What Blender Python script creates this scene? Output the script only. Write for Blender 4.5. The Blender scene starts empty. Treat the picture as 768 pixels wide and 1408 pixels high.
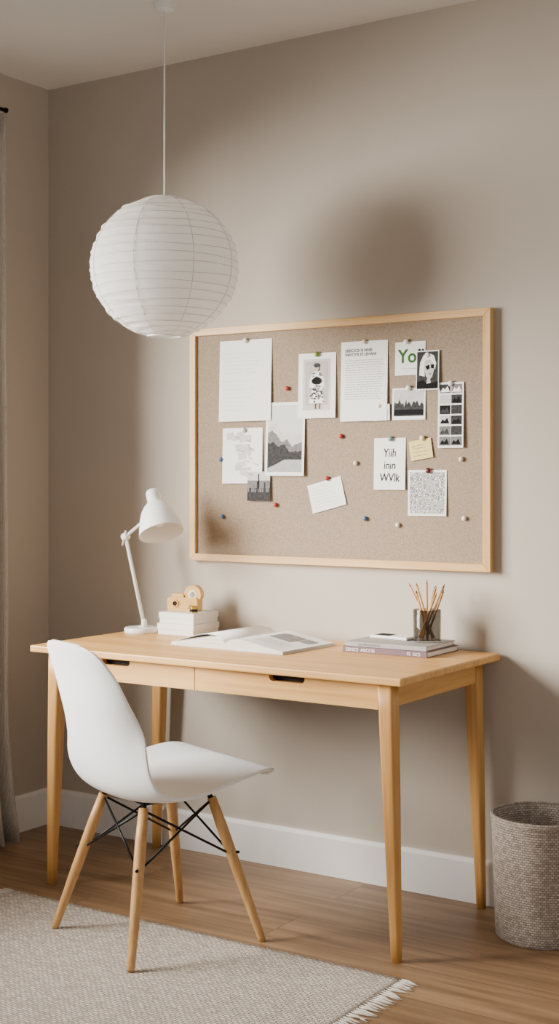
import bpy, bmesh, math, random
from mathutils import Vector, Matrix
random.seed(7)
C=bpy.context.scene.collection

# ---------------------------------------------------------------- helpers
def srgb(c):
    return tuple(((v/255)/12.92 if v/255<=0.04045 else ((v/255+0.055)/1.055)**2.4) for v in c)
def mat(name,rgb,rough=0.6,metal=0.0,var=0.04,scale=40,bump=0.0,bscale=200,spec=0.4,**kw):
    m=bpy.data.materials.new(name);m.use_nodes=True
    N=m.node_tree.nodes;L=m.node_tree.links;b=N['Principled BSDF']
    c=srgb(rgb)
    tc=N.new('ShaderNodeTexCoord');n=N.new('ShaderNodeTexNoise');n.inputs['Scale'].default_value=scale
    L.new(tc.outputs['Object'],n.inputs['Vector'])
    r=N.new('ShaderNodeValToRGB')
    r.color_ramp.elements[0].color=(*[v*(1-var) for v in c],1);r.color_ramp.elements[1].color=(*[min(1,v*(1+var)) for v in c],1)
    r.color_ramp.elements[0].position=.3;r.color_ramp.elements[1].position=.7
    L.new(n.outputs['Fac'],r.inputs['Fac']);L.new(r.outputs['Color'],b.inputs['Base Color'])
    b.inputs['Roughness'].default_value=rough;b.inputs['Metallic'].default_value=metal
    b.inputs['Specular IOR Level'].default_value=spec
    if bump>0:
        n2=N.new('ShaderNodeTexNoise');n2.inputs['Scale'].default_value=bscale;L.new(tc.outputs['Object'],n2.inputs['Vector'])
        bp=N.new('ShaderNodeBump');bp.inputs['Strength'].default_value=bump;bp.inputs['Distance'].default_value=.002
        L.new(n2.outputs['Fac'],bp.inputs['Height']);L.new(bp.outputs['Normal'],b.inputs['Normal'])
    for k,v in kw.items(): b.inputs[k].default_value=v
    return m
def wood(name,dark,light,axis=0,rough=.45,fine=55):
    m=bpy.data.materials.new(name);m.use_nodes=True
    N=m.node_tree.nodes;L=m.node_tree.links;b=N['Principled BSDF']
    tc=N.new('ShaderNodeTexCoord');mp=N.new('ShaderNodeMapping')
    s=[fine]*3;s[axis]=2.2;mp.inputs['Scale'].default_value=s
    L.new(tc.outputs['Object'],mp.inputs['Vector'])
    n=N.new('ShaderNodeTexNoise');n.inputs['Scale'].default_value=1;n.inputs['Detail'].default_value=6;n.inputs['Distortion'].default_value=.6
    L.new(mp.outputs['Vector'],n.inputs['Vector'])
    mp2=N.new('ShaderNodeMapping');s=[14]*3;s[axis]=1.0;mp2.inputs['Scale'].default_value=s
    L.new(tc.outputs['Object'],mp2.inputs['Vector'])
    n2=N.new('ShaderNodeTexNoise');n2.inputs['Scale'].default_value=1;n2.inputs['Detail'].default_value=3;n2.inputs['Distortion'].default_value=1.2
    L.new(mp2.outputs['Vector'],n2.inputs['Vector'])
    mx=N.new('ShaderNodeMath');mx.operation='MULTIPLY_ADD';mx.inputs[1].default_value=.5
    L.new(n.outputs['Fac'],mx.inputs[0])
    m2=N.new('ShaderNodeMath');m2.operation='MULTIPLY';m2.inputs[1].default_value=.5
    L.new(n2.outputs['Fac'],m2.inputs[0]);L.new(m2.outputs[0],mx.inputs[2])
    r=N.new('ShaderNodeValToRGB');r.color_ramp.elements[0].position=.36;r.color_ramp.elements[1].position=.62
    r.color_ramp.elements[0].color=(*srgb(dark),1);r.color_ramp.elements[1].color=(*srgb(light),1)
    L.new(mx.outputs[0],r.inputs['Fac']);L.new(r.outputs['Color'],b.inputs['Base Color'])
    b.inputs['Roughness'].default_value=rough
    bp=N.new('ShaderNodeBump');bp.inputs['Strength'].default_value=.08;bp.inputs['Distance'].default_value=.001
    L.new(n.outputs['Fac'],bp.inputs['Height']);L.new(bp.outputs['Normal'],b.inputs['Normal'])
    return m
def empty(name,loc=(0,0,0),rot=(0,0,0),parent=None):
    e=bpy.data.objects.new(name,None);e.empty_display_size=.05;C.objects.link(e)
    e.location=loc;e.rotation_euler=rot
    if parent: e.parent=parent
    return e
def obj(name,verts,faces,m,parent=None,smooth=False):
    me=bpy.data.meshes.new(name);me.from_pydata([tuple(v) for v in verts],[],faces);me.update()
    o=bpy.data.objects.new(name,me);C.objects.link(o)
    if m is not None:
        for mm in (m if isinstance(m,(list,tuple)) else [m]): me.materials.append(mm)
    if smooth:
        for p in me.polygons:p.use_smooth=True
    if parent:o.parent=parent
    return o
def bevel(o,w,seg=2,ang=30):
    md=o.modifiers.new('bevel','BEVEL');md.width=w;md.segments=seg;md.limit_method='ANGLE';md.angle_limit=math.radians(ang)
    return o
def box(name,x0,x1,y0,y1,z0,z1,m,parent=None,bv=0):
    v=[(x,y,z) for z in (z0,z1) for y in (y0,y1) for x in (x0,x1)]
    f=[(0,2,3,1),(4,5,7,6),(0,1,5,4),(2,6,7,3),(0,4,6,2),(1,3,7,5)]
    o=obj(name,v,f,m,parent)
    if bv:bevel(o,bv)
    return o
def basis(d):
    d=Vector(d).normalized();a=Vector((0,0,1)) if abs(d.z)<.9 else Vector((1,0,0))
    x=d.cross(a).normalized();y=d.cross(x).normalized();return x,y,d
def tube_geo(pts,rads,n=16,caps=True,V=None,Fc=None):
    V=[] if V is None else V;Fc=[] if Fc is None else Fc
    base=len(V);pts=[Vector(p) for p in pts];k=len(pts)
    px=None
    for i,p in enumerate(pts):
        d=(pts[min(i+1,k-1)]-pts[max(i-1,0)])
        x,y,_=basis(d)
        if px is not None:
            x=(px-d.normalized()*px.dot(d.normalized())).normalized();y=d.normalized().cross(x)
        else: y=d.normalized().cross(x)
        px=x
        for j in range(n):
            a=2*math.pi*j/n;V.append(p+(x*math.cos(a)+y*math.sin(a))*rads[i])
    for i in range(k-1):
        for j in range(n):
            a=base+i*n+j;b=base+i*n+(j+1)%n;Fc.append((a,b,b+n,a+n))
    if caps:
        Fc.append(tuple(base+j for j in range(n))[::-1]);Fc.append(tuple(base+(k-1)*n+j for j in range(n)))
    return V,Fc
def tube(name,pts,rads,m,parent=None,n=16,bv=0):
    if not isinstance(rads,(list,tuple)):rads=[rads]*len(pts)
    V,F=tube_geo(pts,rads,n)
    o=obj(name,V,F,m,parent,True)
    for p in o.data.polygons:
        if len(p.vertices)>4:p.use_smooth=False
    if bv:bevel(o,bv)
    return o
def lathe(name,prof,m,parent=None,loc=(0,0,0),axis=(0,0,1),n=48,split=True):
    x,y,d=basis(axis);y=d.cross(x)
    V=[];F=[];UV=[]
    for r,h in prof:
        for j in range(n):
            a=2*math.pi*j/n;V.append(Vector(loc)+d*h+(x*math.cos(a)+y*math.sin(a))*max(r,1e-5))
    arc=[0]
    for i in range(1,len(prof)):arc.append(arc[-1]+math.dist(prof[i],prof[i-1]))
    rm=max(r for r,h in prof)
    for i in range(len(prof)-1):
        for j in range(n):
            a=i*n+j;b=i*n+(j+1)%n;F.append((a,b,b+n,a+n))
            u0=2*math.pi*rm*j/n;u1=2*math.pi*rm*(j+1)/n
            UV+=[(u0,arc[i]),(u1,arc[i]),(u1,arc[i+1]),(u0,arc[i+1])]
    o=obj(name,V,F,m,parent,True)
    ul=o.data.uv_layers.new(name='UVMap')
    for k,uv in enumerate(UV):ul.data[k].uv=uv
    if split:
        md=o.modifiers.new('split','EDGE_SPLIT');md.split_angle=math.radians(38)
    return o
def to_mesh_text(name,body,size,m,parent,loc,rot=(math.pi/2,0,0),align='LEFT',space=1.0,extr=0,shear=0,xs=1,off=0):
    cu=bpy.data.curves.new(name+'_c','FONT');cu.body=body;cu.size=size;cu.align_x=align;cu.space_line=space;cu.extrude=extr;cu.shear=shear;cu.offset=off
    t=bpy.data.objects.new(name+'_t',cu);C.objects.link(t)
    dg=bpy.context.evaluated_depsgraph_get();dg.update()
    me=bpy.data.meshes.new_from_object(t.evaluated_get(dg))
    bpy.data.objects.remove(t)
    o=bpy.data.objects.new(name,me);C.objects.link(o);me.materials.clear();me.materials.append(m)
    o.location=loc;o.rotation_euler=rot;o.scale=(xs,1,1);o.parent=parent
    return o

# ---------------------------------------------------------------- materials
M_wall=mat('wall_paint',(188,178,165),.9,var=.012,scale=3,bump=.06,bscale=350,spec=.2)
M_ceil=mat('ceiling_paint',(234,232,229),.95,var=.01,scale=3,spec=.2)
M_trim=mat('trim_paint',(240,238,235),.5,var=.01)
OD,OL=(198,144,74),(228,178,106)
M_oakx=wood('oak_long',OD,OL,0)
M_oaky=wood('oak_cross',OD,OL,1)
M_oakz=wood('oak_leg',(188,134,68),(218,168,98),2)
M_frame=wood('frame_wood',(200,152,86),(226,184,120),0,fine=80)
M_framez=wood('frame_wood_v',(200,152,86),(226,184,120),2,fine=80)
M_beech=wood('chair_beech',(178,130,76),(208,162,104),2,fine=90)
M_shade=mat('gap_shade',(38,26,18),.8)  # near-black brown standing in for shade inside openings
M_white=mat('white_enamel',(243,242,239),.3,var=.005)
M_plastic=mat('white_plastic',(246,246,245),.38,var=.005)
M_black=mat('black_metal',(28,28,30),.4,.7)
M_paper=mat('paper_white',(245,244,240),.9,var=.01,scale=12,spec=.1)
M_page=mat('page_white',(247,245,240),.85,var=.01,scale=12,spec=.1)
M_ink=mat('ink_black',(26,26,27),.8,spec=.1)
M_grey=mat('ink_grey',(140,138,135),.8,spec=.1)
M_lgrey=mat('print_light_grey',(200,198,195),.8,spec=.1,var=.08)
M_mgrey=mat('print_mid_grey',(118,117,115),.8,spec=.1,var=.25,scale=90)
M_dgrey=mat('print_dark_grey',(60,60,60),.8,spec=.1,var=.35,scale=120)
M_yellow=mat('yellow_note',(228,206,138),.85,spec=.1)
M_skin=mat('print_skin',(192,172,158),.8,spec=.1)

def knit(name,c1,c2,bw,bh,coord='UV',bump=.7,dist=.003,noise=.35,mort=.18,wob=.002,nscale=25,fs=420):
    m=bpy.data.materials.new(name);m.use_nodes=True
    N=m.node_tree.nodes;L=m.node_tree.links;b=N['Principled BSDF']
    tc=N.new('ShaderNodeTexCoord')
    nz=N.new('ShaderNodeTexNoise');nz.inputs['Scale'].default_value=nscale;nz.inputs['Detail'].default_value=3;L.new(tc.outputs['Object'],nz.inputs['Vector'])
    sb_=N.new('ShaderNodeVectorMath');sb_.operation='SUBTRACT';sb_.inputs[1].default_value=(.5,.5,.5);L.new(nz.outputs['Color'],sb_.inputs[0])
    vm=N.new('ShaderNodeVectorMath');vm.operation='MULTIPLY_ADD';vm.inputs[1].default_value=(wob*4,wob*4,0)
    L.new(sb_.outputs[0],vm.inputs[0]);L.new(tc.outputs[coord],vm.inputs[2])
    br=N.new('ShaderNodeTexBrick');br.inputs['Scale'].default_value=1;br.inputs['Brick Width'].default_value=bw;br.inputs['Row Height'].default_value=bh
    br.inputs['Mortar Size'].default_value=bh*mort;br.inputs['Mortar Smooth'].default_value=1;br.offset=.5
    br.inputs['Color1'].default_value=(.5,.5,.5,1);br.inputs['Color2'].default_value=(1,1,1,1);br.inputs['Mortar'].default_value=(.05,.05,.05,1)
    L.new(vm.outputs[0],br.inputs['Vector'])
    n2=N.new('ShaderNodeTexNoise');n2.inputs['Scale'].default_value=fs;n2.inputs['Detail'].default_value=2;L.new(tc.outputs['Object'],n2.inputs['Vector'])
    mx=N.new('ShaderNodeMix');mx.data_type='FLOAT';mx.inputs[0].default_value=noise
    L.new(br.outputs['Color'],mx.inputs[2]);L.new(n2.outputs['Fac'],mx.inputs[3])
    r=N.new('ShaderNodeValToRGB');r.color_ramp.elements[0].position=.18;r.color_ramp.elements[1].position=.8
    r.color_ramp.elements[0].color=(*srgb(c1),1);r.color_ramp.elements[1].color=(*srgb(c2),1)
    L.new(mx.outputs[0],r.inputs['Fac']);L.new(r.outputs['Color'],b.inputs['Base Color'])
    b.inputs['Roughness'].default_value=.95;b.inputs['Specular IOR Level'].default_value=.15
    bp=N.new('ShaderNodeBump');bp.inputs['Strength'].default_value=bump;bp.inputs['Distance'].default_value=dist
    L.new(mx.outputs[0],bp.inputs['Height']);L.new(bp.outputs['Normal'],b.inputs['Normal'])
    return m
M_rug=knit('rug_weave',(128,112,98),(240,231,218),.018,.0085,'Object',noise=.42,nscale=22,wob=.003,mort=.26,bump=1,fs=170)
M_bin=knit('bin_weave',(100,88,78),(198,186,174),.011,.0065,'UV',noise=.3,wob=.0006)
M_linen=knit('linen',(150,142,132),(204,197,187),.006,.004,'Object',noise=.6,bump=.3)
def fine(name,c1,c2,scale=420,bump=.15):
    m=bpy.data.materials.new(name);m.use_nodes=True
    N=m.node_tree.nodes;L=m.node_tree.links;b=N['Principled BSDF']
    tc=N.new('ShaderNodeTexCoord');n=N.new('ShaderNodeTexNoise');n.inputs['Scale'].default_value=scale;n.inputs['Detail'].default_value=3;n.inputs['Roughness'].default_value=.7
    L.new(tc.outputs['Object'],n.inputs['Vector'])
    r=N.new('ShaderNodeValToRGB');r.color_ramp.elements[0].position=.3;r.color_ramp.elements[1].position=.7
    r.color_ramp.elements[0].color=(*srgb(c1),1);r.color_ramp.elements[1].color=(*srgb(c2),1)
    L.new(n.outputs['Fac'],r.inputs['Fac']);L.new(r.outputs['Color'],b.inputs['Base Color'])
    b.inputs['Roughness'].default_value=.95;b.inputs['Specular IOR Level'].default_value=.1
    bp=N.new('ShaderNodeBump');bp.inputs['Strength'].default_value=bump;bp.inputs['Distance'].default_value=.001
    L.new(n.outputs['Fac'],bp.inputs['Height']);L.new(bp.outputs['Normal'],b.inputs['Normal'])
    return m
M_cork=fine('cork',(134,117,98),(168,150,130),300,.1)

def floor_mat():
    m=bpy.data.materials.new('oak_floor');m.use_nodes=True
    N=m.node_tree.nodes;L=m.node_tree.links;b=N['Principled BSDF']
    tc=N.new('ShaderNodeTexCoord')
    br=N.new('ShaderNodeTexBrick');br.offset=.37;br.inputs['Scale'].default_value=1
    br.inputs['Brick Width'].default_value=1.7;br.inputs['Row Height'].default_value=.19
    br.inputs['Mortar Size'].default_value=.0012;br.inputs['Mortar Smooth'].default_value=.3;br.inputs['Bias'].default_value=0
    br.inputs['Color1'].default_value=(.0,.0,.0,1);br.inputs['Color2'].default_value=(1,1,1,1);br.inputs['Mortar'].default_value=(.5,.5,.5,1)
    mo=N.new('ShaderNodeMapping');mo.inputs['Location'].default_value=(.35,.02,0);L.new(tc.outputs['Object'],mo.inputs[0]);L.new(mo.outputs[0],br.inputs['Vector'])
    mp=N.new('ShaderNodeMapping');mp.inputs['Scale'].default_value=(1.6,26,1)
    off=N.new('ShaderNodeVectorMath');off.operation='MULTIPLY_ADD'
    off.inputs[1].default_value=(7,3,5);L.new(br.outputs['Color'],off.inputs[0]);L.new(tc.outputs['Object'],off.inputs[2])
    L.new(off.outputs[0],mp.inputs['Vector'])
    n=N.new('ShaderNodeTexNoise');n.inputs['Scale'].default_value=1;n.inputs['Detail'].default_value=8;n.inputs['Distortion'].default_value=1.0
    L.new(mp.outputs[0],n.inputs['Vector'])
    r=N.new('ShaderNodeValToRGB');r.color_ramp.elements[0].position=.3;r.color_ramp.elements[1].position=.7
    r.color_ramp.elements[0].color=(*srgb((122,93,65)),1);r.color_ramp.elements[1].color=(*srgb((168,134,99)),1)
    L.new(n.outputs['Fac'],r.inputs['Fac'])
    hs=N.new('ShaderNodeHueSaturation');L.new(r.outputs['Color'],hs.inputs['Color'])
    mr=N.new('ShaderNodeMapRange');mr.inputs['To Min'].default_value=.86;mr.inputs['To Max'].default_value=1.1
    sx=N.new('ShaderNodeSeparateColor');L.new(br.outputs['Color'],sx.inputs[0]);L.new(sx.outputs[0],mr.inputs['Value']);L.new(mr.outputs[0],hs.inputs['Value'])
    mx=N.new('ShaderNodeMix');mx.data_type='RGBA';L.new(br.outputs['Fac'],mx.inputs['Factor'])
    L.new(hs.outputs['Color'],mx.inputs[6]);mx.inputs[7].default_value=(*srgb((84,60,38)),1)
    L.new(mx.outputs[2],b.inputs['Base Color']);b.inputs['Roughness'].default_value=.42
    bp=N.new('ShaderNodeBump');bp.inputs['Strength'].default_value=.12;bp.inputs['Distance'].default_value=.002
    L.new(n.outputs['Fac'],bp.inputs['Height']);L.new(bp.outputs['Normal'],b.inputs['Normal'])
    return m
M_floor=floor_mat()

# ---------------------------------------------------------------- room
CH=2.691
X1,Y1=4.6,-5.2
box('floor',-.12,X1,Y1,.12,-.1,0,M_floor)
box('ceiling',-.12,X1,Y1,.12,CH,CH+.1,M_ceil)
box('wall_back',-.12,X1,0,.12,0,CH,M_wall)
WY0,WY1,WZ0,WZ1=-2.35,-.72,.80,2.14
V=[];F=[]
def addbox(V,F,x0,x1,y0,y1,z0,z1):
    b=len(V);V+= [(x,y,z) for z in (z0,z1) for y in (y0,y1) for x in (x0,x1)]
    F+= [tuple(b+i for i in f) for f in [(0,2,3,1),(4,5,7,6),(0,1,5,4),(2,6,7,3),(0,4,6,2),(1,3,7,5)]]
addbox(V,F,-.12,0,Y1,WY0,0,CH);addbox(V,F,-.12,0,WY1,0,0,CH)
addbox(V,F,-.12,0,WY0,WY1,0,WZ0);addbox(V,F,-.12,0,WY0,WY1,WZ1,CH)
obj('wall_left',V,F,M_wall)
win=empty('window_1',(-.06,(WY0+WY1)/2,WZ0))
V=[];F=[];w=(WY1-WY0)/2;h=WZ1-WZ0
for a in [(-.03,.03,-w,-w+.05,0,h),(-.03,.03,w-.05,w,0,h),(-.03,.03,-w,w,0,.05),(-.03,.03,-w,w,h-.05,h),(-.015,.015,-.02,.02,.05,h-.05)]:addbox(V,F,*a)
obj('window_frame',V,F,M_trim,win)
def base(name,x0,x1,y0,y1,ax):
    t=.015;hh=.131
    if ax=='x':
        prof=[(0,0),(-t,0),(-t,hh-.012),(-t+.005,hh),(0,hh)]
        V=[(x,y1+p[0],p[1]) for x in (x0,x1) for p in prof]
    else:
        prof=[(0,0),(t,0),(t,hh-.012),(t-.005,hh),(0,hh)]
        V=[(x0+p[0],y,p[1]) for y in (y0,y1) for p in prof]
    n=5;F=[(i,(i+1)%n,(i+1)%n+n,i+n) for i in range(n)]+[tuple(range(n)),tuple(range(n,2*n))[::-1]]
    o=obj(name,V,F,M_trim);bm=bmesh.new();bm.from_mesh(o.data);bmesh.ops.recalc_face_normals(bm,faces=bm.faces);bm.to_mesh(o.data);bm.free()
base('baseboard_back',.0,X1,0,0,'x')
base('baseboard_left',0,0,Y1,-.0155,'y')

# ---------------------------------------------------------------- curtain
cur=empty('curtain',(.085,-.485,0))
V=[];F=[];nu,nv=90,24
for j in range(nv+1):
    tz=j/nv;z=.012+tz*2.50
    for i in range(nu+1):
        s=i/nu
        y=.165-s*.36
        fl=max(0,(.20-tz)/.20)
        y+= .05*fl*fl*(1-s)
        x=.028*math.sin(s*2*math.pi*6+.4*math.sin(tz*3))*(1+.5*fl)+.006*math.sin(s*31+tz*5)
        V.append((x,y,z))
for j in range(nv):
    for i in range(nu):
        a=j*(nu+1)+i;F.append((a,a+1,a+nu+2,a+nu+1))
o=obj('curtain_panel',V,F,M_linen,cur,True);md=o.modifiers.new('s','SOLIDIFY');md.thickness=.003
tube('curtain_rod',[(0,.178,2.535),(0,-2.2,2.535)],.007,M_black,cur)
lathe('rod_finial',[(0,-.0),(.009,.0),(.009,.008),(0,.010)],M_black,cur,(0,.176,2.535),(0,1,0),24)
tube('rod_bracket',[(-.085,.10,2.535),(0,.10,2.535)],.006,M_black,cur)

# ---------------------------------------------------------------- pendant lantern
LX,LY,LZ=.921,-.486,1.898
pl=empty('pendant_lamp',(LX,LY,LZ))
def lantern_mat():
    m=mat('rice_paper',(250,249,247),.85,var=.01,scale=25,spec=.1,bump=.1,bscale=60)
    N=m.node_tree.nodes;L=m.node_tree.links
    b=N['Principled BSDF'];o=N['Material Output'];t=N.new('ShaderNodeBsdfTranslucent');t.inputs[0].default_value=(.95,.93,.90,1)
    mx=N.new('ShaderNodeMixShader');mx.inputs[0].default_value=.4
    L.new(b.outputs[0],mx.inputs[1]);L.new(t.outputs[0],mx.inputs[2]);L.new(mx.outputs[0],o.inputs[0]);return m
M_rice=lantern_mat()
prof=[];NR=21;Rl=.2235;Hl=.209
sub=6
th0=math.radians(13)
for i in range(NR*sub+1):
    s=i/(NR*sub);th=-math.pi/2+th0+s*(math.pi-2*th0)
    ph=(i%sub)/sub
    bulge=-.0024*abs(math.sin(math.pi*ph))
    r=Rl*math.cos(th)+bulge;z=Hl*math.sin(th)/math.sin(math.pi/2-th0)*.98
    prof.append((r,z))
n=96
def tilt(a,k):return .0022*math.sin(a*2+k*.35)+.0014*math.sin(a*3-k*.8)
V=[];F=[]
for k,(r,z) in enumerate(prof):
    for j in range(n):
        a=2*math.pi*j/n
        rr=r+.0007*math.sin(k*1.7+a*3)+.0005*math.sin(a*17+k)
        V.append((rr*math.cos(a),rr*math.sin(a),z+tilt(a,k)))
for i in range(len(prof)-1):
    for j in range(n):
        a=i*n+j;b=i*n+(j+1)%n;F.append((a,b,b+n,a+n))
obj('paper_shade',V,F,M_rice,pl,True)
M_rib=mat('rib_wire',(205,200,192),.7)
V=[];F=[]
for k in range(0,NR*sub+1,sub):
    r,z=prof[k];m=64
    ring_=[(( r+.0004)*math.cos(2*math.pi*j/m),(r+.0004)*math.sin(2*math.pi*j/m),z+tilt(2*math.pi*j/m,k)) for j in range(m+1)]
    tube_geo(ring_,[.0008]*(m+1),5,False,V,F)
obj('bamboo_ribs',V,F,M_rib,pl,True)
V=[];F=[]
for a in [math.radians(d) for d in (-75,-30,10,60,105,150,200,240)]:
    pts=[((r+.001)*math.cos(a),(r+.001)*math.sin(a),z) for r,z in prof[::sub]]
    tube_geo(pts,[.0008]*len(pts),5,False,V,F)
obj('paper_seams',V,F,M_rib,pl,True)
rt=prof[-1][0];zt=prof[-1][1]
for nm,zz in (('top_ring',zt),('bottom_ring',prof[0][1])):
    lathe(nm,[(rt-.001,-.003),(rt+.002,-.003),(rt+.002,.003),(rt-.001,.003),(rt-.001,-.003)],M_white,pl,(0,0,zz))
tube('top_bar',[(-rt,0,zt),(rt,0,zt)],.0015,M_white,pl,8)
tube('socket',[(0,0,zt-.09),(0,0,zt-.02),(0,0,zt+.012)],[.02,.02,.006],M_white,pl)
lathe('bulb',[(.012,-.09),(.028,-.12),(.032,-.145),(.022,-.17),(0,-.178)],M_white,pl,(0,0,zt))
tube('cord',[(0,0,zt),(0,0,CH-LZ-.01)],.0026,M_white,pl,10)
lathe('ceiling_canopy',[(0,-.026),(.018,-.026),(.028,-.020),(.033,0)],M_white,pl,(0,0,CH-LZ))

# ---------------------------------------------------------------- desk
dk=empty('desk',(0,0,0))
DX0,DX1,DY0,DY1,DH=.507,1.801,-.629,-.012,.75
o=box('desktop',DX0,DX1,DY0,DY1,DH-.021,DH,M_oakx,dk,.004)
ax0,ax1,ay0,ay1=.575,1.757,-.600,-.045
za,zb=.660,.729
def leg(name,tx,ty,fx,fy):
    V=[];F=[];st=10
    for i in range(st+1):
        s=i/st;z=zb*(1-s)
        hw=.0225*(1-s)+.0125*s+ (.0015*math.sin(s*math.pi))
        rd=hw*(.35+.3*s);cx=tx+(fx-tx)*s;cy=ty+(fy-ty)*s
        for q in range(4):
            sx=(1,-1,-1,1)[q];sy=(1,1,-1,-1)[q]
            for k in range(5):
                a=q*math.pi/2+k/4*math.pi/2
                V.append((cx+sx*(hw-rd)+rd*math.cos(a),cy+sy*(hw-rd)+rd*math.sin(a),z))
    n=20
    for i in range(st):
        for j in range(n):
            a=i*n+j;b=i*n+(j+1)%n;F.append((a,a+n,b+n,b))
    F.append(tuple(range(n)));F.append(tuple(st*n+j for j in range(n))[::-1])
    o=obj(name,V,F,M_oakz,dk,True)
    for p in o.data.polygons:
        if len(p.vertices)>4:p.use_smooth=False
leg('leg_1',.588,-.590,.535,-.560)
leg('leg_2',1.742,-.590,1.758,-.573)
leg('leg_3',1.735,-.060,1.752,-.040)
leg('leg_4',.570,-.060,.540,-.045)
box('apron_right',1.728,1.752,-.57,-.08,za+.006,zb,M_oaky,dk,.001)
box('apron_left',.578,.600,-.57,-.08,za+.006,zb,M_oaky,dk,.001)
box('apron_back',.59,1.72,-.075,-.055,za,zb,M_oakx,dk,.001)
box('drawer_body',.61,1.72,-.575,-.08,za+.004,zb-.001,M_shade,dk)  # dark box, paints in the shade seen through the finger notches
def drawer(name,x0,x1,sx0,sx1):
    r=.012;zt=zb-.002;zs=zt-.019
    P=[(x0,za),(x1,za),(x1,zt),(sx1,zt)]
    P+=[(sx1,zs+r)]+[(sx1-r+r*math.cos(-t),zs+r+r*math.sin(-t)) for t in [math.pi/8,math.pi/4,3*math.pi/8,math.pi/2]]
    P+=[(sx0+r-r*math.sin(t),zs+r-r*math.cos(t)) for t in [0,math.pi/8,math.pi/4,3*math.pi/8]]+[(sx0,zs+r),(sx0,zt),(x0,zt)]
    n=len(P);V=[(p[0],ay0-.002,p[1]) for p in P]+[(p[0],ay0+.017,p[1]) for p in P]
    F=[tuple(range(n)),tuple(range(n,2*n))[::-1]]+[(i,i+n,(i+1)%n+n,(i+1)%n) for i in range(n)]
    obj(name,V,F,M_oakx,dk)
drawer('drawer_front_1',.612,1.1195,.775,.882)
drawer('drawer_front_2',1.1225,1.718,1.376,1.492)

# ---------------------------------------------------------------- chair
ch=empty('shell_chair',(1.107,-.755,0),(0,0,math.radians(-20.3)))
keys=[ # y, z, halfwidth, edge dy, edge dz
(.282,.432,.130,-.014,.002),
(.284,.444,.174,-.034,.004),
(.260,.456,.216,-.020,.010),
(.180,.453,.243,.0,.020),
(.080,.437,.252,.0,.020),
(.0,.420,.250,.0,.018),
(-.08,.407,.243,.0,.026),
(-.140,.411,.231,.006,.044),
(-.180,.440,.221,.024,.060),
(-.202,.488,.211,.042,.062),
(-.217,.550,.200,.056,.046),
(-.230,.610,.189,.056,.026),
(-.247,.680,.179,.048,.008),
(-.263,.745,.167,.038,.0),
(-.279,.795,.149,.026,-.004),
(-.288,.822,.122,.018,-.006),
(-.291,.833,.080,.006,-.004)]
def cr(P,t):
    n=len(P)-1;i=min(int(t*n),n-1);f=t*n-i
    p0=P[max(i-1,0)];p1=P[i];p2=P[i+1];p3=P[min(i+2,n)]
    return [.5*((2*b)+(-a+c)*f+(2*a-5*b+4*c-d)*f*f+(-a+3*b-3*c+d)*f**3) for a,b,c,d in zip(p0,p1,p2,p3)]
V=[];F=[];nv,nu=64,32
for j in range(nv+1):
    y,z,w,dy,dz=cr(keys,j/nv)
    for i in range(nu+1):
        u=-1+2*i/nu;e=abs(u)**2.4
        us=math.sin(u*math.pi/2*.92)/math.sin(math.pi/2*.92)
        us=.6*u+.4*us
        V.append((w*us,y+dy*e,z+dz*e))
for j in range(nv):
    for i in range(nu):
        a=j*(nu+1)+i;F.append((a,a+1,a+nu+2,a+nu+1))
o=obj('shell',V,F,M_plastic,ch,True)
md=o.modifiers.new('s','SOLIDIFY');md.thickness=.008;md.offset=0
md=o.modifiers.new('b','BEVEL');md.width=.002;md.segments=2;md.limit_method='ANGLE';md.angle_limit=math.radians(50)
ft=.211;tp=.108;zt=.388
tops={};feet={}
for k,(sx,sy) in enumerate([(-1,-1),(1,-1),(1,1),(-1,1)]):
    fz=.0056 if sy<0 else 0
    T=Vector((sx*tp,sy*tp,zt));Ft=Vector((sx*ft,sy*(ft-.004),fz));tops[k]=T;feet[k]=Ft
    tube('leg_%d'%(k+1),[Ft,Ft.lerp(T,.03),Ft.lerp(T,.45),Ft.lerp(T,.8),T],[.009,.0105,.0145,.0155,.0125],M_beech,ch,20)
    tube('bracket_%d'%(k+1),[T-Vector((0,0,.004)),Vector((sx*(tp-.012),sy*(tp-.012),.412))],[.008,.006],M_black,ch,10)
    tube('screw_%d'%(k+1),[Ft.lerp(T,.62)+Vector((sx*.010,sy*.010,0)),Ft.lerp(T,.62)+Vector((sx*.017,sy*.017,0))],.004,M_black,ch,8)
V=[];F=[]
for k in range(4):
    k2=(k+1)%4
    for a,b in ((k,k2),(k2,k)):
        p0=feet[a].lerp(tops[a],.60);p1=Vector((tops[b].x,tops[b].y,.382))
        tube_geo([p0,p1],[.0032,.0032],8,True,V,F)
for k in range(4):
    k2=(k+1)%4
    p0=Vector((tops[k].x*.92,tops[k].y*.92,.396));p1=Vector((tops[k2].x*.92,tops[k2].y*.92,.396))
    tube_geo([p0,p1],[.004,.004],8,True,V,F)
obj('cross_bracing',V,F,M_black,ch,True)

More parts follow.
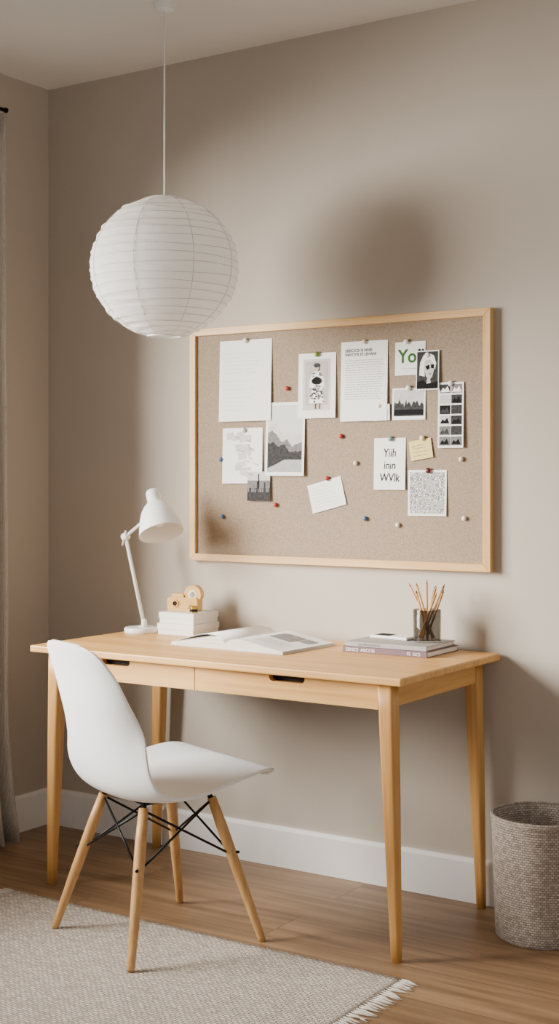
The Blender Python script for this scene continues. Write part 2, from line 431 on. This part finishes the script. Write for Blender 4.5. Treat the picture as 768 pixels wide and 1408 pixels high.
# ---------------------------------------------------------------- rug
rg=empty('area_rug',(0,0,0))
RX0,RX1,RY0,RY1=.49,1.838,-2.7,-.682
V=[];F=[];nx,ny=60,90
for j in range(ny+1):
    for i in range(nx+1):
        x=RX0+(RX1-RX0)*i/nx;y=RY0+(RY1-RY0)*j/ny
        wob=.002*math.sin(y*23+1)
        V.append((x+(wob if i in (0,nx) else 0),y,.0045+.0004*math.sin(x*13)*math.sin(y*17)))
for j in range(ny):
    for i in range(nx):
        a=j*(nx+1)+i;F.append((a,a+1,a+nx+2,a+nx+1))
o=obj('woven_field',V,F,M_rug,rg,True);md=o.modifiers.new('s','SOLIDIFY');md.thickness=.0042;md.offset=-1
M_fr=mat('fringe_yarn',(222,213,201),.95,var=.12,scale=200)
V=[];F=[]
for side,x0 in ((1,RX1),(-1,RX0)):
    y=RY1-.004
    while y>RY0:
        ln=.052+random.uniform(-.008,.01);dy=random.uniform(-.014,.010)
        pts=[(x0-side*.004,y,.0035),(x0+side*ln*.35,y+dy*.3,.0042),(x0+side*ln*.7,y+dy*.8,.0028),(x0+side*ln,y+dy*1.3,.0022)]
        tube_geo(pts,[.0022,.0028,.0020,.0008],6,True,V,F)
        y-=.0115+random.uniform(-.002,.002)
obj('fringe',V,F,M_fr,rg,True)

# ---------------------------------------------------------------- waste basket
wb=empty('waste_basket',(1.995,-.168,0))
prof=[(0,.001),(.124,.001),(.128,.006)]+[(.128+.012*(k/20),.006+k/20*.324) for k in range(1,21)]+[(.1395,.334),(.136,.336),(.134,.332)]+[(.134-.012*(k/10),.332-k/10*.320) for k in range(1,11)]+[(0,.012)]
lathe('basket_body',prof,M_bin,wb,n=96)
lathe('rim_binding',[(.1395,.322),(.1425,.324),(.1430,.332),(.1405,.337),(.136,.338),(.1335,.333)],M_bin,wb,n=96)

# ---------------------------------------------------------------- desk lamp
dl=empty('desk_lamp',(0,0,0))
bx,by=.572,-.165
lathe('base',[(0,0),(.056,0),(.058,.003),(.058,.013),(.055,.017),(.012,.019),(.010,.022),(0,.022)],M_white,dl,(bx,by,.7502))
tube('stem_collar',[(bx+.012,by,.765),(bx+.010,by,.795)],[.011,.008],M_white,dl)
el=Vector((.503,by,1.068));fo=Vector((bx+.012,by,.77))
tube('lower_arm',[fo,el],.0062,M_white,dl)
lathe('elbow_joint',[(0,-.012),(.011,-.012),(.012,-.009),(.012,.009),(.011,.012),(0,.012)],M_white,dl,tuple(el),(0,1,0),24)
ht=Vector((.627,by,1.152))
tube('upper_arm',[el,ht],.0056,M_white,dl)
tube('pivot_bar',[el+Vector((.008,-.009,.02)),el+Vector((-.006,-.009,-.03))],.0035,M_white,dl,10)
hd=Vector((.42,-.22,-.88)).normalized()
h0=Vector((.618,by,1.220))
lathe('lamp_shade',[(0,-.006),(.012,-.006),(.019,-.003),(.0225,.003),(.0235,.010),(.0235,.036),(.027,.043),(.040,.056),(.052,.074),(.061,.098),(.068,.125),(.0735,.150),(.0745,.154),(.0730,.154),(.066,.125),(.059,.098),(.050,.076),(.038,.058),(.02,.05),(0,.05)],M_white,dl,tuple(h0),tuple(hd),56,split=False)
lathe('lamp_bulb',[(.012,.05),(.014,.07),(.024,.095),(.022,.115),(.012,.126),(0,.129)],M_paper,dl,tuple(h0),tuple(hd),24)

# ---------------------------------------------------------------- boxes
sb=empty('storage_boxes',(0,0,0))
M_box=mat('box_card',(236,232,225),.75,var=.01)
Z=.7502
box('box_lower',.655,.800,-.182,-.042,Z,Z+.037,M_box,sb,.0015)
box('box_lower_lid',.6530,.8020,-.1840,-.0400,Z+.018,Z+.0375,M_box,sb,.001)
box('box_upper',.659,.798,-.178,-.045,Z+.0376,Z+.073,M_box,sb,.0015)
box('box_upper_lid',.6570,.8000,-.1800,-.0430,Z+.054,Z+.074,M_box,sb,.001)
ZB=Z+.0742
td=empty('tape_dispenser',(.722,-.110,ZB),(0,0,math.radians(14)))
M_tan=wood('dispenser_wood',(214,166,88),(236,196,124),0,fine=90)
M_gold=mat('brass',(196,156,84),.3,.8)
def rounded(x0,x1,z0,z1,r,k=5):
    P=[]
    for cx,cz,a0 in ((x1-r,z1-r,0),(x0+r,z1-r,90),(x0+r,z0+r,180),(x1-r,z0+r,270)):
        for i in range(k+1):
            a=math.radians(a0+90*i/k);P.append((cx+r*math.cos(a),cz+r*math.sin(a)))
    return P
def prism(name,P,y0,y1,m,p,bv=.0015):
    n=len(P);V=[(a,y0,b) for a,b in P]+[(a,y1,b) for a,b in P]
    F=[tuple(range(n)),tuple(range(n,2*n))[::-1]]+[(i,i+n,(i+1)%n+n,(i+1)%n) for i in range(n)]
    o=obj(name,V,F,m,p);bm=bmesh.new();bm.from_mesh(o.data);bmesh.ops.recalc_face_normals(bm,faces=bm.faces);bm.to_mesh(o.data);bm.free()
    bevel(o,bv,2,50);return o
prism('body',rounded(-.064,.046,0,.046,.010),-.022,.022,M_tan,td,.003)
prism('top_block',rounded(-.050,-.006,.040,.058,.006),-.018,.018,M_tan,td,.002)
def ring(name,c,ro,ri,hw,m,p,ax=(0,1,0)):
    lathe(name,[(ri,-hw),(ro-.002,-hw),(ro,-hw+.002),(ro,hw-.002),(ro-.002,hw),(ri,hw),(ri,-hw)],m,p,c,ax,40)
ring('tape_roll',(.024,0,.056),.031,.015,.013,M_tan,td)
ring('roll_hub',(.024,0,.056),.0152,.010,.0145,M_page,td)
ring('hole_ring',(-.034,-.0225,.026),.0135,.008,.003,M_tan,td)
lathe('hole_shade',[(.0085,0),(0,.0005)],M_shade,td,(-.034,-.0226,.026),(0,-1,0),24)  # dark disc painted as the shade of a hole in the body
lathe('front_button',[(.007,0),(.007,.003),(0,.004)],M_gold,td,(.018,-.022,.016),(0,-1,0),24)
sh=empty('brass_sharpener',(.782,-.155,ZB))
lathe('body',[(0,0),(.0125,0),(.0125,.022),(.009,.024),(.004,.018),(0,.018)],M_gold,sh,n=28)
lathe('band',[(.0127,.005),(.0133,.005),(.0133,.013),(.0127,.013)],M_black,sh,n=28)

# ---------------------------------------------------------------- open book
ob=empty('open_book',(1.080,-.252,.7503),(0,0,math.radians(-2.5)))
M_photo=mat('magazine_photo',(140,138,136),.6,var=.4,scale=60)
M_edge=mat('page_edges',(206,200,190),.9,var=.25,scale=8)
mp=M_edge.node_tree.nodes.new('ShaderNodeMapping');mp.inputs['Scale'].default_value=(1,1,120)
tcn=[n for n in M_edge.node_tree.nodes if n.type=='TEX_COORD'][0];nzn=[n for n in M_edge.node_tree.nodes if n.type=='TEX_NOISE'][0]
M_edge.node_tree.links.new(tcn.outputs['Object'],mp.inputs[0]);M_edge.node_tree.links.new(mp.outputs[0],nzn.inputs['Vector'])
W,Dp=.212,.27
def page_h(s):
    return .0085+.026*math.sin(math.pi*min(1,(s+.012)**.5))*(1-.25*s)
for sg,nm in ((-1,'left_pages'),(1,'right_pages')):
    V=[];F=[];k=30
    for i in range(k+1):
        s=(i/k)**1.7;x=sg*s*W;hgt=page_h(s)
        V+=[(x,-Dp/2,hgt),(x,Dp/2,hgt),(x,-Dp/2,.0015),(x,Dp/2,.0015)]
    for i in range(k):
        a=4*i;b=a+4
        F+=[(a,b,b+1,a+1),(a+2,a+3,b+3,b+2),(a,a+2,b+2,b),(a+1,b+1,b+3,a+3)]
    F+=[(4*k,4*k+2,4*k+3,4*k+1)]
    o=obj(nm,V,F,[M_page,M_edge],ob,False)
    for i,p_ in enumerate(o.data.polygons):
        if i==len(o.data.polygons)-1 or i%4 in (2,3):p_.material_index=1
    bm=bmesh.new();bm.from_mesh(o.data);bmesh.ops.recalc_face_normals(bm,faces=bm.faces);bm.to_mesh(o.data);bm.free()
# one leaf lifting away from the gutter on the left
V=[];F=[];k=18
for i in range(k+1):
    s=i/k;x=-s*W*.97;hgt=page_h(s)+.0015+.010*math.sin(math.pi*s)**1.0
    V+=[(x,-Dp/2+.002,hgt),(x,Dp/2-.002,hgt+.001)]
for i in range(k):F.append((2*i,2*i+1,2*i+3,2*i+2))
o=obj('lifted_leaf',V,F,M_page,ob,True);md=o.modifiers.new('s','SOLIDIFY');md.thickness=.0004
box('cover',-W-.004,W+.004,-Dp/2-.004,Dp/2+.004,0,.0016,mat('book_cover',(205,201,195),.6),ob)
def patch(nm,x0,x1,y0,y1,m,extra=0):
    V=[];F=[];k=14
    for i in range(k+1):
        x=x0+(x1-x0)*i/k;s=abs(x)/W;hgt=page_h(s)+.0009
        if extra:
            s2=min(1,s/.97);hgt=page_h(s2)+.0015+.010*math.sin(math.pi*s2)+.0022
        V+=[(x,y0,hgt),(x,y1,hgt)]
    for i in range(k):F.append((2*i,2*i+2,2*i+3,2*i+1))
    obj(nm,V,F,m,ob)
patch('photo_right',.065,.145,-.005,.085,M_photo)
patch('photo_right_small',.152,.19,.03,.085,M_photo)
for r in range(5):patch('text_r%d'%r,.07,.17,-.035-r*.012,-.032-r*.012,M_lgrey)
for r in range(9):patch('text_l%d'%r,-.17,-.07-.02*(r%3==2),.08-r*.014,.083-r*.014,M_lgrey,1)

# ---------------------------------------------------------------- stacked books
def closed_book(parent,nm,x0,x1,y0,y1,z0,z1,mc,rot=0):
    e=empty(nm,((x0+x1)/2,(y0+y1)/2,z0),(0,0,rot),parent);w=(x1-x0)/2;d=(y1-y0)/2;h=z1-z0
    box('pages',-w+.003,w-.003,-d+.004,d-.003,.0018,h-.0018,M_page,e)
    box('cover_bottom',-w,w,-d,d,0,.002,mc,e,.0006)
    box('cover_top',-w,w,-d,d,h-.002,h,mc,e,.0006)
    box('spine',-w,w,-d-.001,-d+.004,0,h,mc,e,.001)
    return e
bs=empty('book_stack',(0,0,0))
M_b1=mat('cover_mauve',(112,86,92),.6)
M_b2=mat('cover_grey',(160,156,151),.6)
b1=closed_book(bs,'book_lower',1.392,1.672,-.232,-.028,.7502,.7672,M_b1,math.radians(0))
b2=closed_book(bs,'book_upper',1.396,1.664,-.225,-.032,.7674,.7810,M_b2,math.radians(1))
to_mesh_text('spine_title','ESKSCS  ASICCSS',.013,M_paper,b1,(-.128,-.1033,.004))
to_mesh_text('spine_author','FS  GCS',.013,M_paper,b1,(.075,-.1033,.004))
to_mesh_text('spine_title_upper','SALOMES ISCAXSCSS',.008,M_ink,b2,(-.09,-.0978,.004))
ph=empty('smartphone',(1.487,-.085,.7812),(0,0,math.radians(-6)))
box('phone_body',-.068,.068,-.036,.036,0,.0085,mat('phone_silver',(225,222,218),.35),ph,.003)
box('phone_glass',-.064,.064,-.033,.033,.0085,.0090,mat('phone_glass',(232,229,224),.15),ph)
box('phone_screen_print',-.058,-.005,-.024,.020,.0090,.0093,M_ink,ph)
# ---------------------------------------------------------------- pencil cup
pc=empty('pencil_cup',(1.607,-.105,.7812))
gm=bpy.data.materials.new('smoked_glass');gm.use_nodes=True
g=gm.node_tree.nodes['Principled BSDF'];g.inputs['Transmission Weight'].default_value=1;g.inputs['Roughness'].default_value=.04
g.inputs['IOR'].default_value=1.3
nn=gm.node_tree.nodes.new('ShaderNodeTexNoise');rr=gm.node_tree.nodes.new('ShaderNodeValToRGB')
rr.color_ramp.elements[0].color=(.34,.32,.30,1);rr.color_ramp.elements[1].color=(.40,.38,.35,1)
gm.node_tree.links.new(nn.outputs['Fac'],rr.inputs['Fac']);gm.node_tree.links.new(rr.outputs['Color'],g.inputs['Base Color'])
lathe('glass',[(0,0),(.039,0),(.041,.002),(.041,.093),(.040,.095),(.038,.093),(.038,.006),(0,.006)],gm,pc,n=56)
M_pen=wood('pencil_wood',(176,130,76),(208,162,104),2,fine=120)
M_tip=mat('pencil_tip',(90,76,62),.6)
for k,(ax_,ay_,tx,ty,L) in enumerate([(.018,.01,-.062,.0,.172),(.012,-.02,-.042,.01,.150),(.0,.0,.004,-.01,.185),(-.02,.01,.052,.012,.172),(-.015,-.015,.036,-.01,.166),(-.01,.02,.060,-.01,.158),(.02,-.005,-.030,-.015,.176),(.01,.015,-.052,.02,.135),(-.022,-.006,.046,-.028,.150),(-.005,-.02,.018,.02,.165)]):
    p0=Vector((ax_,ay_,.010));p1=Vector((tx,ty,L));q=p0.lerp(p1,.93)
    tube('pencil_%d'%(k+1),[p0,q],.0034,M_pen,pc,8)
    tube('pencil_point_%d'%(k+1),[q,p1],[.0034,.0007],M_tip if k%2 else M_pen,pc,8)

# ---------------------------------------------------------------- cork board
cb=empty('cork_board',(0,0,0))
BX0,BX1,BZ0,BZ1=.668,1.775,.987,1.768
fw=.024;fd=.028
box('cork_panel',BX0+.01,BX1-.01,-.018,-.001,BZ0+.01,BZ1-.01,M_cork,cb)
def bar(name,P,m):
    V=[(x,-fd,z) for x,z in P]+[(x,-.001,z) for x,z in P]
    F=[(0,1,2,3),(7,6,5,4)]+[(i,i+4,(i+1)%4+4,(i+1)%4) for i in range(4)]
    o=obj(name,V,F,m,cb);bevel(o,.0012)
    bm=bmesh.new();bm.from_mesh(o.data);bmesh.ops.recalc_face_normals(bm,faces=bm.faces);bm.to_mesh(o.data);bm.free()
bar('frame_bottom',[(BX0,BZ0),(BX1,BZ0),(BX1-fw,BZ0+fw),(BX0+fw,BZ0+fw)],M_frame)
bar('frame_top',[(BX0,BZ1),(BX1,BZ1),(BX1-fw,BZ1-fw),(BX0+fw,BZ1-fw)],M_frame)
bar('frame_left',[(BX0,BZ0),(BX0,BZ1),(BX0+fw,BZ1-fw),(BX0+fw,BZ0+fw)],M_framez)
bar('frame_right',[(BX1,BZ0),(BX1,BZ1),(BX1-fw,BZ1-fw),(BX1-fw,BZ0+fw)],M_framez)

class Paper:
    def __init__(s,name,x,z,w,h,rot=0,layer=0,m=None,tilt=1.6):
        s.e=empty(name,(x,-.0192-layer*.0022,z),(math.radians(-tilt),math.radians(-rot),0),cb)
        s.w=w;s.h=h;s.k=0
        V=[(0,0,0),(0,0,-h),(w,0,-h),(w,0,0)]
        o=obj('sheet',V,[(0,1,2,3)],m or M_paper,s.e);md=o.modifiers.new('s','SOLIDIFY');md.thickness=.0004;md.offset=0
    def poly(s,P,m,name='print'):
        s.k+=1
        y=-.0004-s.k*.00006
        V=[(p[0]*s.w,y,-p[1]*s.h) for p in P]
        obj(name,V,[tuple(range(len(V)))],m,s.e)
    def rect(s,a,b,c,d,m,name='print'):
        s.poly([(a,b),(a,d),(c,d),(c,b)],m,name)
    def ell(s,cx,cy,rx,ry,m,name='print'):
        s.poly([(cx+rx*math.cos(t*math.pi/10),cy-ry*math.sin(t*math.pi/10)) for t in range(20)],m,name)
    def lines(s,a,c,b,d,n,m,th=.008,ragged=.25):
        s.k+=1;y=-.0004-s.k*.00006;V=[];F=[]
        for i in range(n):
            t=b+(d-b)*i/max(1,n-1);x=a
            end=c-(c-a)*random.random()*ragged
            while x<end:
                wl=random.uniform(.03,.10);x2=min(end,x+wl)
                q=len(V);V+=[(x*s.w,y,-t*s.h),(x*s.w,y,-(t+th)*s.h),(x2*s.w,y,-(t+th)*s.h),(x2*s.w,y,-t*s.h)];F.append((q,q+1,q+2,q+3))
                x=x2+.018
        obj('text_lines',V,F,m,s.e)
    def text(s,body,size,x,y,m,**k):
        s.k+=1
        to_mesh_text('lettering',body,size,m,s.e,(x*s.w,-.0004-s.k*.00006,-y*s.h),**k)
M_faint=mat('faint_ink',(205,202,198),.8,spec=.1)
p=Paper('note_sheet',.790,1.721,.208,.268)
p.lines(.1,.8,.16,.40,6,M_faint,.005,.4);p.lines(.1,.85,.50,.86,8,M_faint,.004,.5)
p=Paper('printed_document',1.261,1.693,.167,.250)
p.text('EBEICICSI III NNIII\nINNTIYIS EF LEHANI',.0125,.09,.13,M_ink,xs=1.0,off=.0003)
p.lines(.1,.93,.235,.72,17,M_grey,.006,.12)
p=Paper('small_torn_photo',1.380,1.492,.056,.050,2,2)
p.poly([(.1,.25),(.12,.9),(.85,.92),(.95,.4),(.7,.1),(.4,.15)],M_lgrey);p.ell(.5,.62,.28,.25,M_skin);p.poly([(.15,.55),(.2,.8),(.8,.85),(.75,.65),(.45,.72)],M_dgrey)
p=Paper('fashion_photo',1.102,1.664,.140,.208)
p.rect(.13,.09,.86,.88,M_lgrey);p.rect(.19,.13,.80,.80,mat('photo_backdrop',(180,173,166),.8,var=.1))
for a in (.27,.40,.53,.66):p.rect(a,.18,a+.012,.7,M_lgrey)
p.poly([(.46,.27),(.38,.30),(.31,.42),(.30,.52),(.38,.54),(.46,.50),(.54,.50),(.62,.54),(.70,.52),(.69,.42),(.62,.30),(.54,.27)],M_paper)
p.poly([(.42,.44),(.29,.77),(.71,.77),(.58,.44)],M_paper)
for i in range(34):
    b=random.uniform(.50,.75);hw_=.08+.12*(b-.44)/.33;a=random.uniform(.5-hw_,.5+hw_);p.ell(a,b,.024,.014,random.choice([M_dgrey,M_mgrey,M_ink]))
for i in range(8):
    p.ell(random.uniform(.36,.64),random.uniform(.30,.36),.02,.012,M_mgrey)
p.ell(.5,.235,.06,.05,M_skin);p.ell(.5,.19,.075,.035,M_dgrey)
p.ell(.5,.43,.13,.055,M_ink);p.poly([(.44,.38),(.5,.36),(.56,.38),(.56,.42),(.44,.42)],M_ink)
p.poly([(.42,.77),(.42,.86),(.47,.86),(.48,.77)],M_skin);p.poly([(.53,.77),(.54,.86),(.58,.86),(.58,.77)],M_skin)
M_green=mat('green_ink',(56,98,46),.8,spec=.1)
p=Paper('lettered_card',1.454,1.682,.104,.102)
p.text('Yo',.058,.10,.62,M_green,off=.0012,xs=.95)
p.poly([(.72,.36),(.77,.24),(.83,.22),(.86,.30),(.91,.22),(.97,.28),(.95,.42),(.83,.64),(.76,.50)],M_ink);p.lines(.2,.85,.80,.84,1,M_grey,.015,.1)
p=Paper('portrait_photo',1.529,1.652,.077,.120,0,2)
p.rect(.04,.03,.96,.97,M_dgrey);p.poly([(.14,.62),(.18,.3),(.32,.12),(.55,.06),(.78,.14),(.88,.34),(.82,.5),(.70,.3),(.45,.24),(.36,.42),(.38,.66)],M_paper)
p.poly([(.38,.28),(.60,.22),(.76,.34),(.78,.52),(.70,.68),(.58,.74),(.44,.66),(.36,.48)],M_lgrey)
p.poly([(.40,.40),(.58,.36),(.60,.46),(.48,.50)],M_ink);p.poly([(.64,.36),(.80,.36),(.78,.46),(.66,.46)],M_ink);p.ell(.62,.60,.07,.018,M_mgrey)
p.poly([(.50,.70),(.46,.84),(.66,.84),(.62,.72)],M_lgrey);p.poly([(.04,.80),(.30,.74),(.48,.84),(.72,.82),(.96,.78),(.96,.97),(.04,.97)],M_ink)
p=Paper('tree_photo',1.444,1.541,.114,.098,0,0)
p.rect(.05,.05,.95,.88,M_lgrey)
P_=[(.05,.88),(.05,.58)];xx=.05
while xx<.93:
    xx+=random.uniform(.02,.045);P_.append((min(xx,.95),random.uniform(.34,.60)))
P_+=[(.95,.60),(.95,.88)]
p.poly(P_,M_dgrey);p.rect(.05,.68,.95,.84,M_ink)
p=Paper('photo_strip',1.602,1.553,.085,.197,0,1)
for r in range(6):
    for c in range(2):
        a=.07+c*.45;b=.03+r*.16
        p.rect(a,b,a+.41,b+.135,random.choice([M_dgrey,M_mgrey,M_lgrey,M_ink]))
        p.poly([(a+.02,b+.12),(a+.12,b+.05),(a+.2,b+.08),(a+.3,b+.03),(a+.39,b+.12)],random.choice([M_ink,M_lgrey,M_paper,M_dgrey]))
p=Paper('sketch_sheet',.802,1.431,.160,.184)
for i in range(16):
    a=random.uniform(.08,.7);b=random.uniform(.08,.8);w_=random.uniform(.1,.24);h_=random.uniform(.04,.14)
    m_=random.choice([M_faint,M_lgrey]);p.poly([(a,b),(a+.02,b+h_),(a+w_,b+h_*.8),(a+w_*.9,b-.02)],m_)
for i in range(10):
    a=random.uniform(.1,.8);b=random.uniform(.1,.85);p.poly([(a,b),(a+.01,b+.01),(a+.13,b+.05),(a+.12,b+.035)],M_mgrey)
p=Paper('mountain_photo',.978,1.511,.150,.238,-.5,1)
def ridge(pts,base_,m,rough=.012):
    P=[]
    for (x0,y0),(x1,y1) in zip(pts[:-1],pts[1:]):
        for i in range(6):
            t=i/6;P.append((x0+(x1-x0)*t,y0+(y1-y0)*t+random.uniform(-rough,rough)))
    P.append(pts[-1]);p.poly([(pts[-1][0],base_),]+P[::-1]+[(pts[0][0],base_)],m)
p.rect(.06,.04,.94,.95,mat('photo_sky',(210,209,207),.8,var=.03,scale=20))
ridge([(.06,.36),(.2,.28),(.3,.30),(.45,.44),(.6,.40),(.75,.46),(.94,.42)],.60,M_lgrey)
ridge([(.06,.42),(.16,.38),(.3,.44),(.42,.55),(.55,.50),(.68,.60),(.94,.54)],.74,M_mgrey)
ridge([(.06,.56),(.2,.54),(.35,.60),(.5,.58),(.64,.68),(.94,.66)],.80,M_dgrey)
p.rect(.06,.78,.94,.95,mat('photo_lake',(164,164,163),.8,var=.08));p.poly([(.06,.78),(.06,.90),(.3,.84),(.5,.78)],M_dgrey)
p=Paper('city_photo',.905,1.286,.089,.096,0,2)
p.rect(0,0,1,1,M_mgrey);p.rect(0,.0,1,.30,M_lgrey);p.rect(0,.55,1,1,M_dgrey)
for i in range(12):
    a=.02+i*.08;p.rect(a,.28+random.random()*.3,a+.06,.7,random.choice([M_mgrey,M_dgrey]))
p.rect(.48,.08,.52,.6,M_ink)
p=Paper('handwritten_note',1.134,1.240,.128,.092,14.5,0)
p.lines(.1,.92,.15,.85,7,M_faint,.018,.3)
p=Paper('quote_card',1.380,1.389,.110,.160,0,0)
for i,t in enumerate(['Yiih','inın','WVlk']):
    p.text(t,.036,.5,.36+.24*i,M_ink,align='CENTER',xs=.82,shear=.1,off=.0004)
p.text('|',.012,.5,.90,M_ink,align='CENTER')
p=Paper('yellow_sticky_note',1.501,1.376,.076,.060,9,1,M_yellow);p.lines(.15,.85,.4,.78,3,M_mgrey,.03,.3)
p.poly([(.1,.3),(.12,.33),(.5,.28),(.9,.30),(.5,.25)],M_mgrey)
def maze():
    m=bpy.data.materials.new('maze_print');m.use_nodes=True
    N=m.node_tree.nodes;L=m.node_tree.links;b=N['Principled BSDF'];tc=N.new('ShaderNodeTexCoord')
    n=N.new('ShaderNodeTexNoise');n.inputs['Scale'].default_value=60;n.inputs['Detail'].default_value=0;L.new(tc.outputs['Object'],n.inputs['Vector'])
    ml=N.new('ShaderNodeMath');ml.operation='MULTIPLY';ml.inputs[1].default_value=42;L.new(n.outputs['Fac'],ml.inputs[0])
    s=N.new('ShaderNodeMath');s.operation='SINE';L.new(ml.outputs[0],s.inputs[0])
    r=N.new('ShaderNodeValToRGB');r.color_ramp.elements[0].position=.3;r.color_ramp.elements[1].position=.6
    r.color_ramp.elements[0].color=(*srgb((130,128,126)),1);r.color_ramp.elements[1].color=(*srgb((236,234,230)),1)
    L.new(s.outputs[0],r.inputs['Fac']);L.new(r.outputs['Color'],b.inputs['Base Color']);b.inputs['Roughness'].default_value=.9;return m
p=Paper('patterned_print',1.499,1.290,.130,.140,0,0);p.rect(.05,.05,.95,.95,maze())

# push pins
cols={'w':(232,230,226),'g':(120,140,50),'r':(178,44,44),'b':(70,96,136),'c':(226,214,190),'d':(96,30,34),'t':(120,150,152),'y':(222,214,180)}
pm={k:mat('pin_'+k,v,.3) for k,v in cols.items()}
M_pin=mat('pin_steel',(180,180,180),.3,1)
pins=[(.896,1.719,'w'),(1.173,1.660,'g'),(1.060,1.555,'r'),(1.346,1.690,'c'),(1.494,1.682,'w'),(1.567,1.638,'w'),(1.502,1.541,'w'),(1.644,1.549,'w'),(1.262,1.397,'r'),(.888,1.424,'w'),(.796,1.327,'b'),(1.315,1.312,'c'),(1.439,1.387,'t'),(1.549,1.387,'y'),(1.678,1.322,'c'),(1.569,1.288,'d'),(1.211,1.264,'r'),(1.014,1.178,'r'),(.802,1.137,'b'),(1.349,1.139,'b'),(1.464,1.121,'w'),(1.688,1.145,'w'),(1.400,1.488,'c')]
for i,(x,z,c) in enumerate(pins):
    big=.0086 if (z>1.25 and c in 'wgtyd') else .0076
    y0=-.0212 if big<.008 else -.0228
    lathe('push_pin_%d'%(i+1),[(0,0),(big*.8,0),(big,.002),(big*.95,.004),(big*.7,.0062),(big*.3,.0074),(0,.0077)],pm[c],cb,(x,y0,z),(.0,-1,.0),20,split=False)
    tube('pin_needle_%d'%(i+1),[(x,y0,z),(x,-.0175,z)],.0006,M_pin,cb,6)

# ---------------------------------------------------------------- light
w=bpy.data.worlds.new('World');bpy.context.scene.world=w;w.use_nodes=True
bg=w.node_tree.nodes['Background'];bg.inputs[0].default_value=(1,.965,.915,1);bg.inputs[1].default_value=.60
def area(name,loc,target,size,power,col,sy=None):
    l=bpy.data.lights.new(name,'AREA');l.energy=power;l.color=col;l.size=size
    if sy:l.shape='RECTANGLE';l.size_y=sy
    o=bpy.data.objects.new(name,l);C.objects.link(o);o.location=loc
    o.rotation_euler=(Vector(target)-Vector(loc)).to_track_quat('-Z','Y').to_euler();return o
area('daylight',(-2.4,-3.3,2.30),(1.2,0,1.1),2.5,1350,(1,.955,.89))

# ---------------------------------------------------------------- camera
cam=bpy.data.cameras.new('camera');co=bpy.data.objects.new('camera',cam);C.objects.link(co)
co.location=(3.4628,-3.7224,1.2666);co.rotation_euler=(math.pi/2,0,.5817)
cam.sensor_width=36;cam.sensor_fit='AUTO';cam.lens=36*1875.54/1408;cam.shift_y=-47.27/1408
bpy.context.scene.camera=co
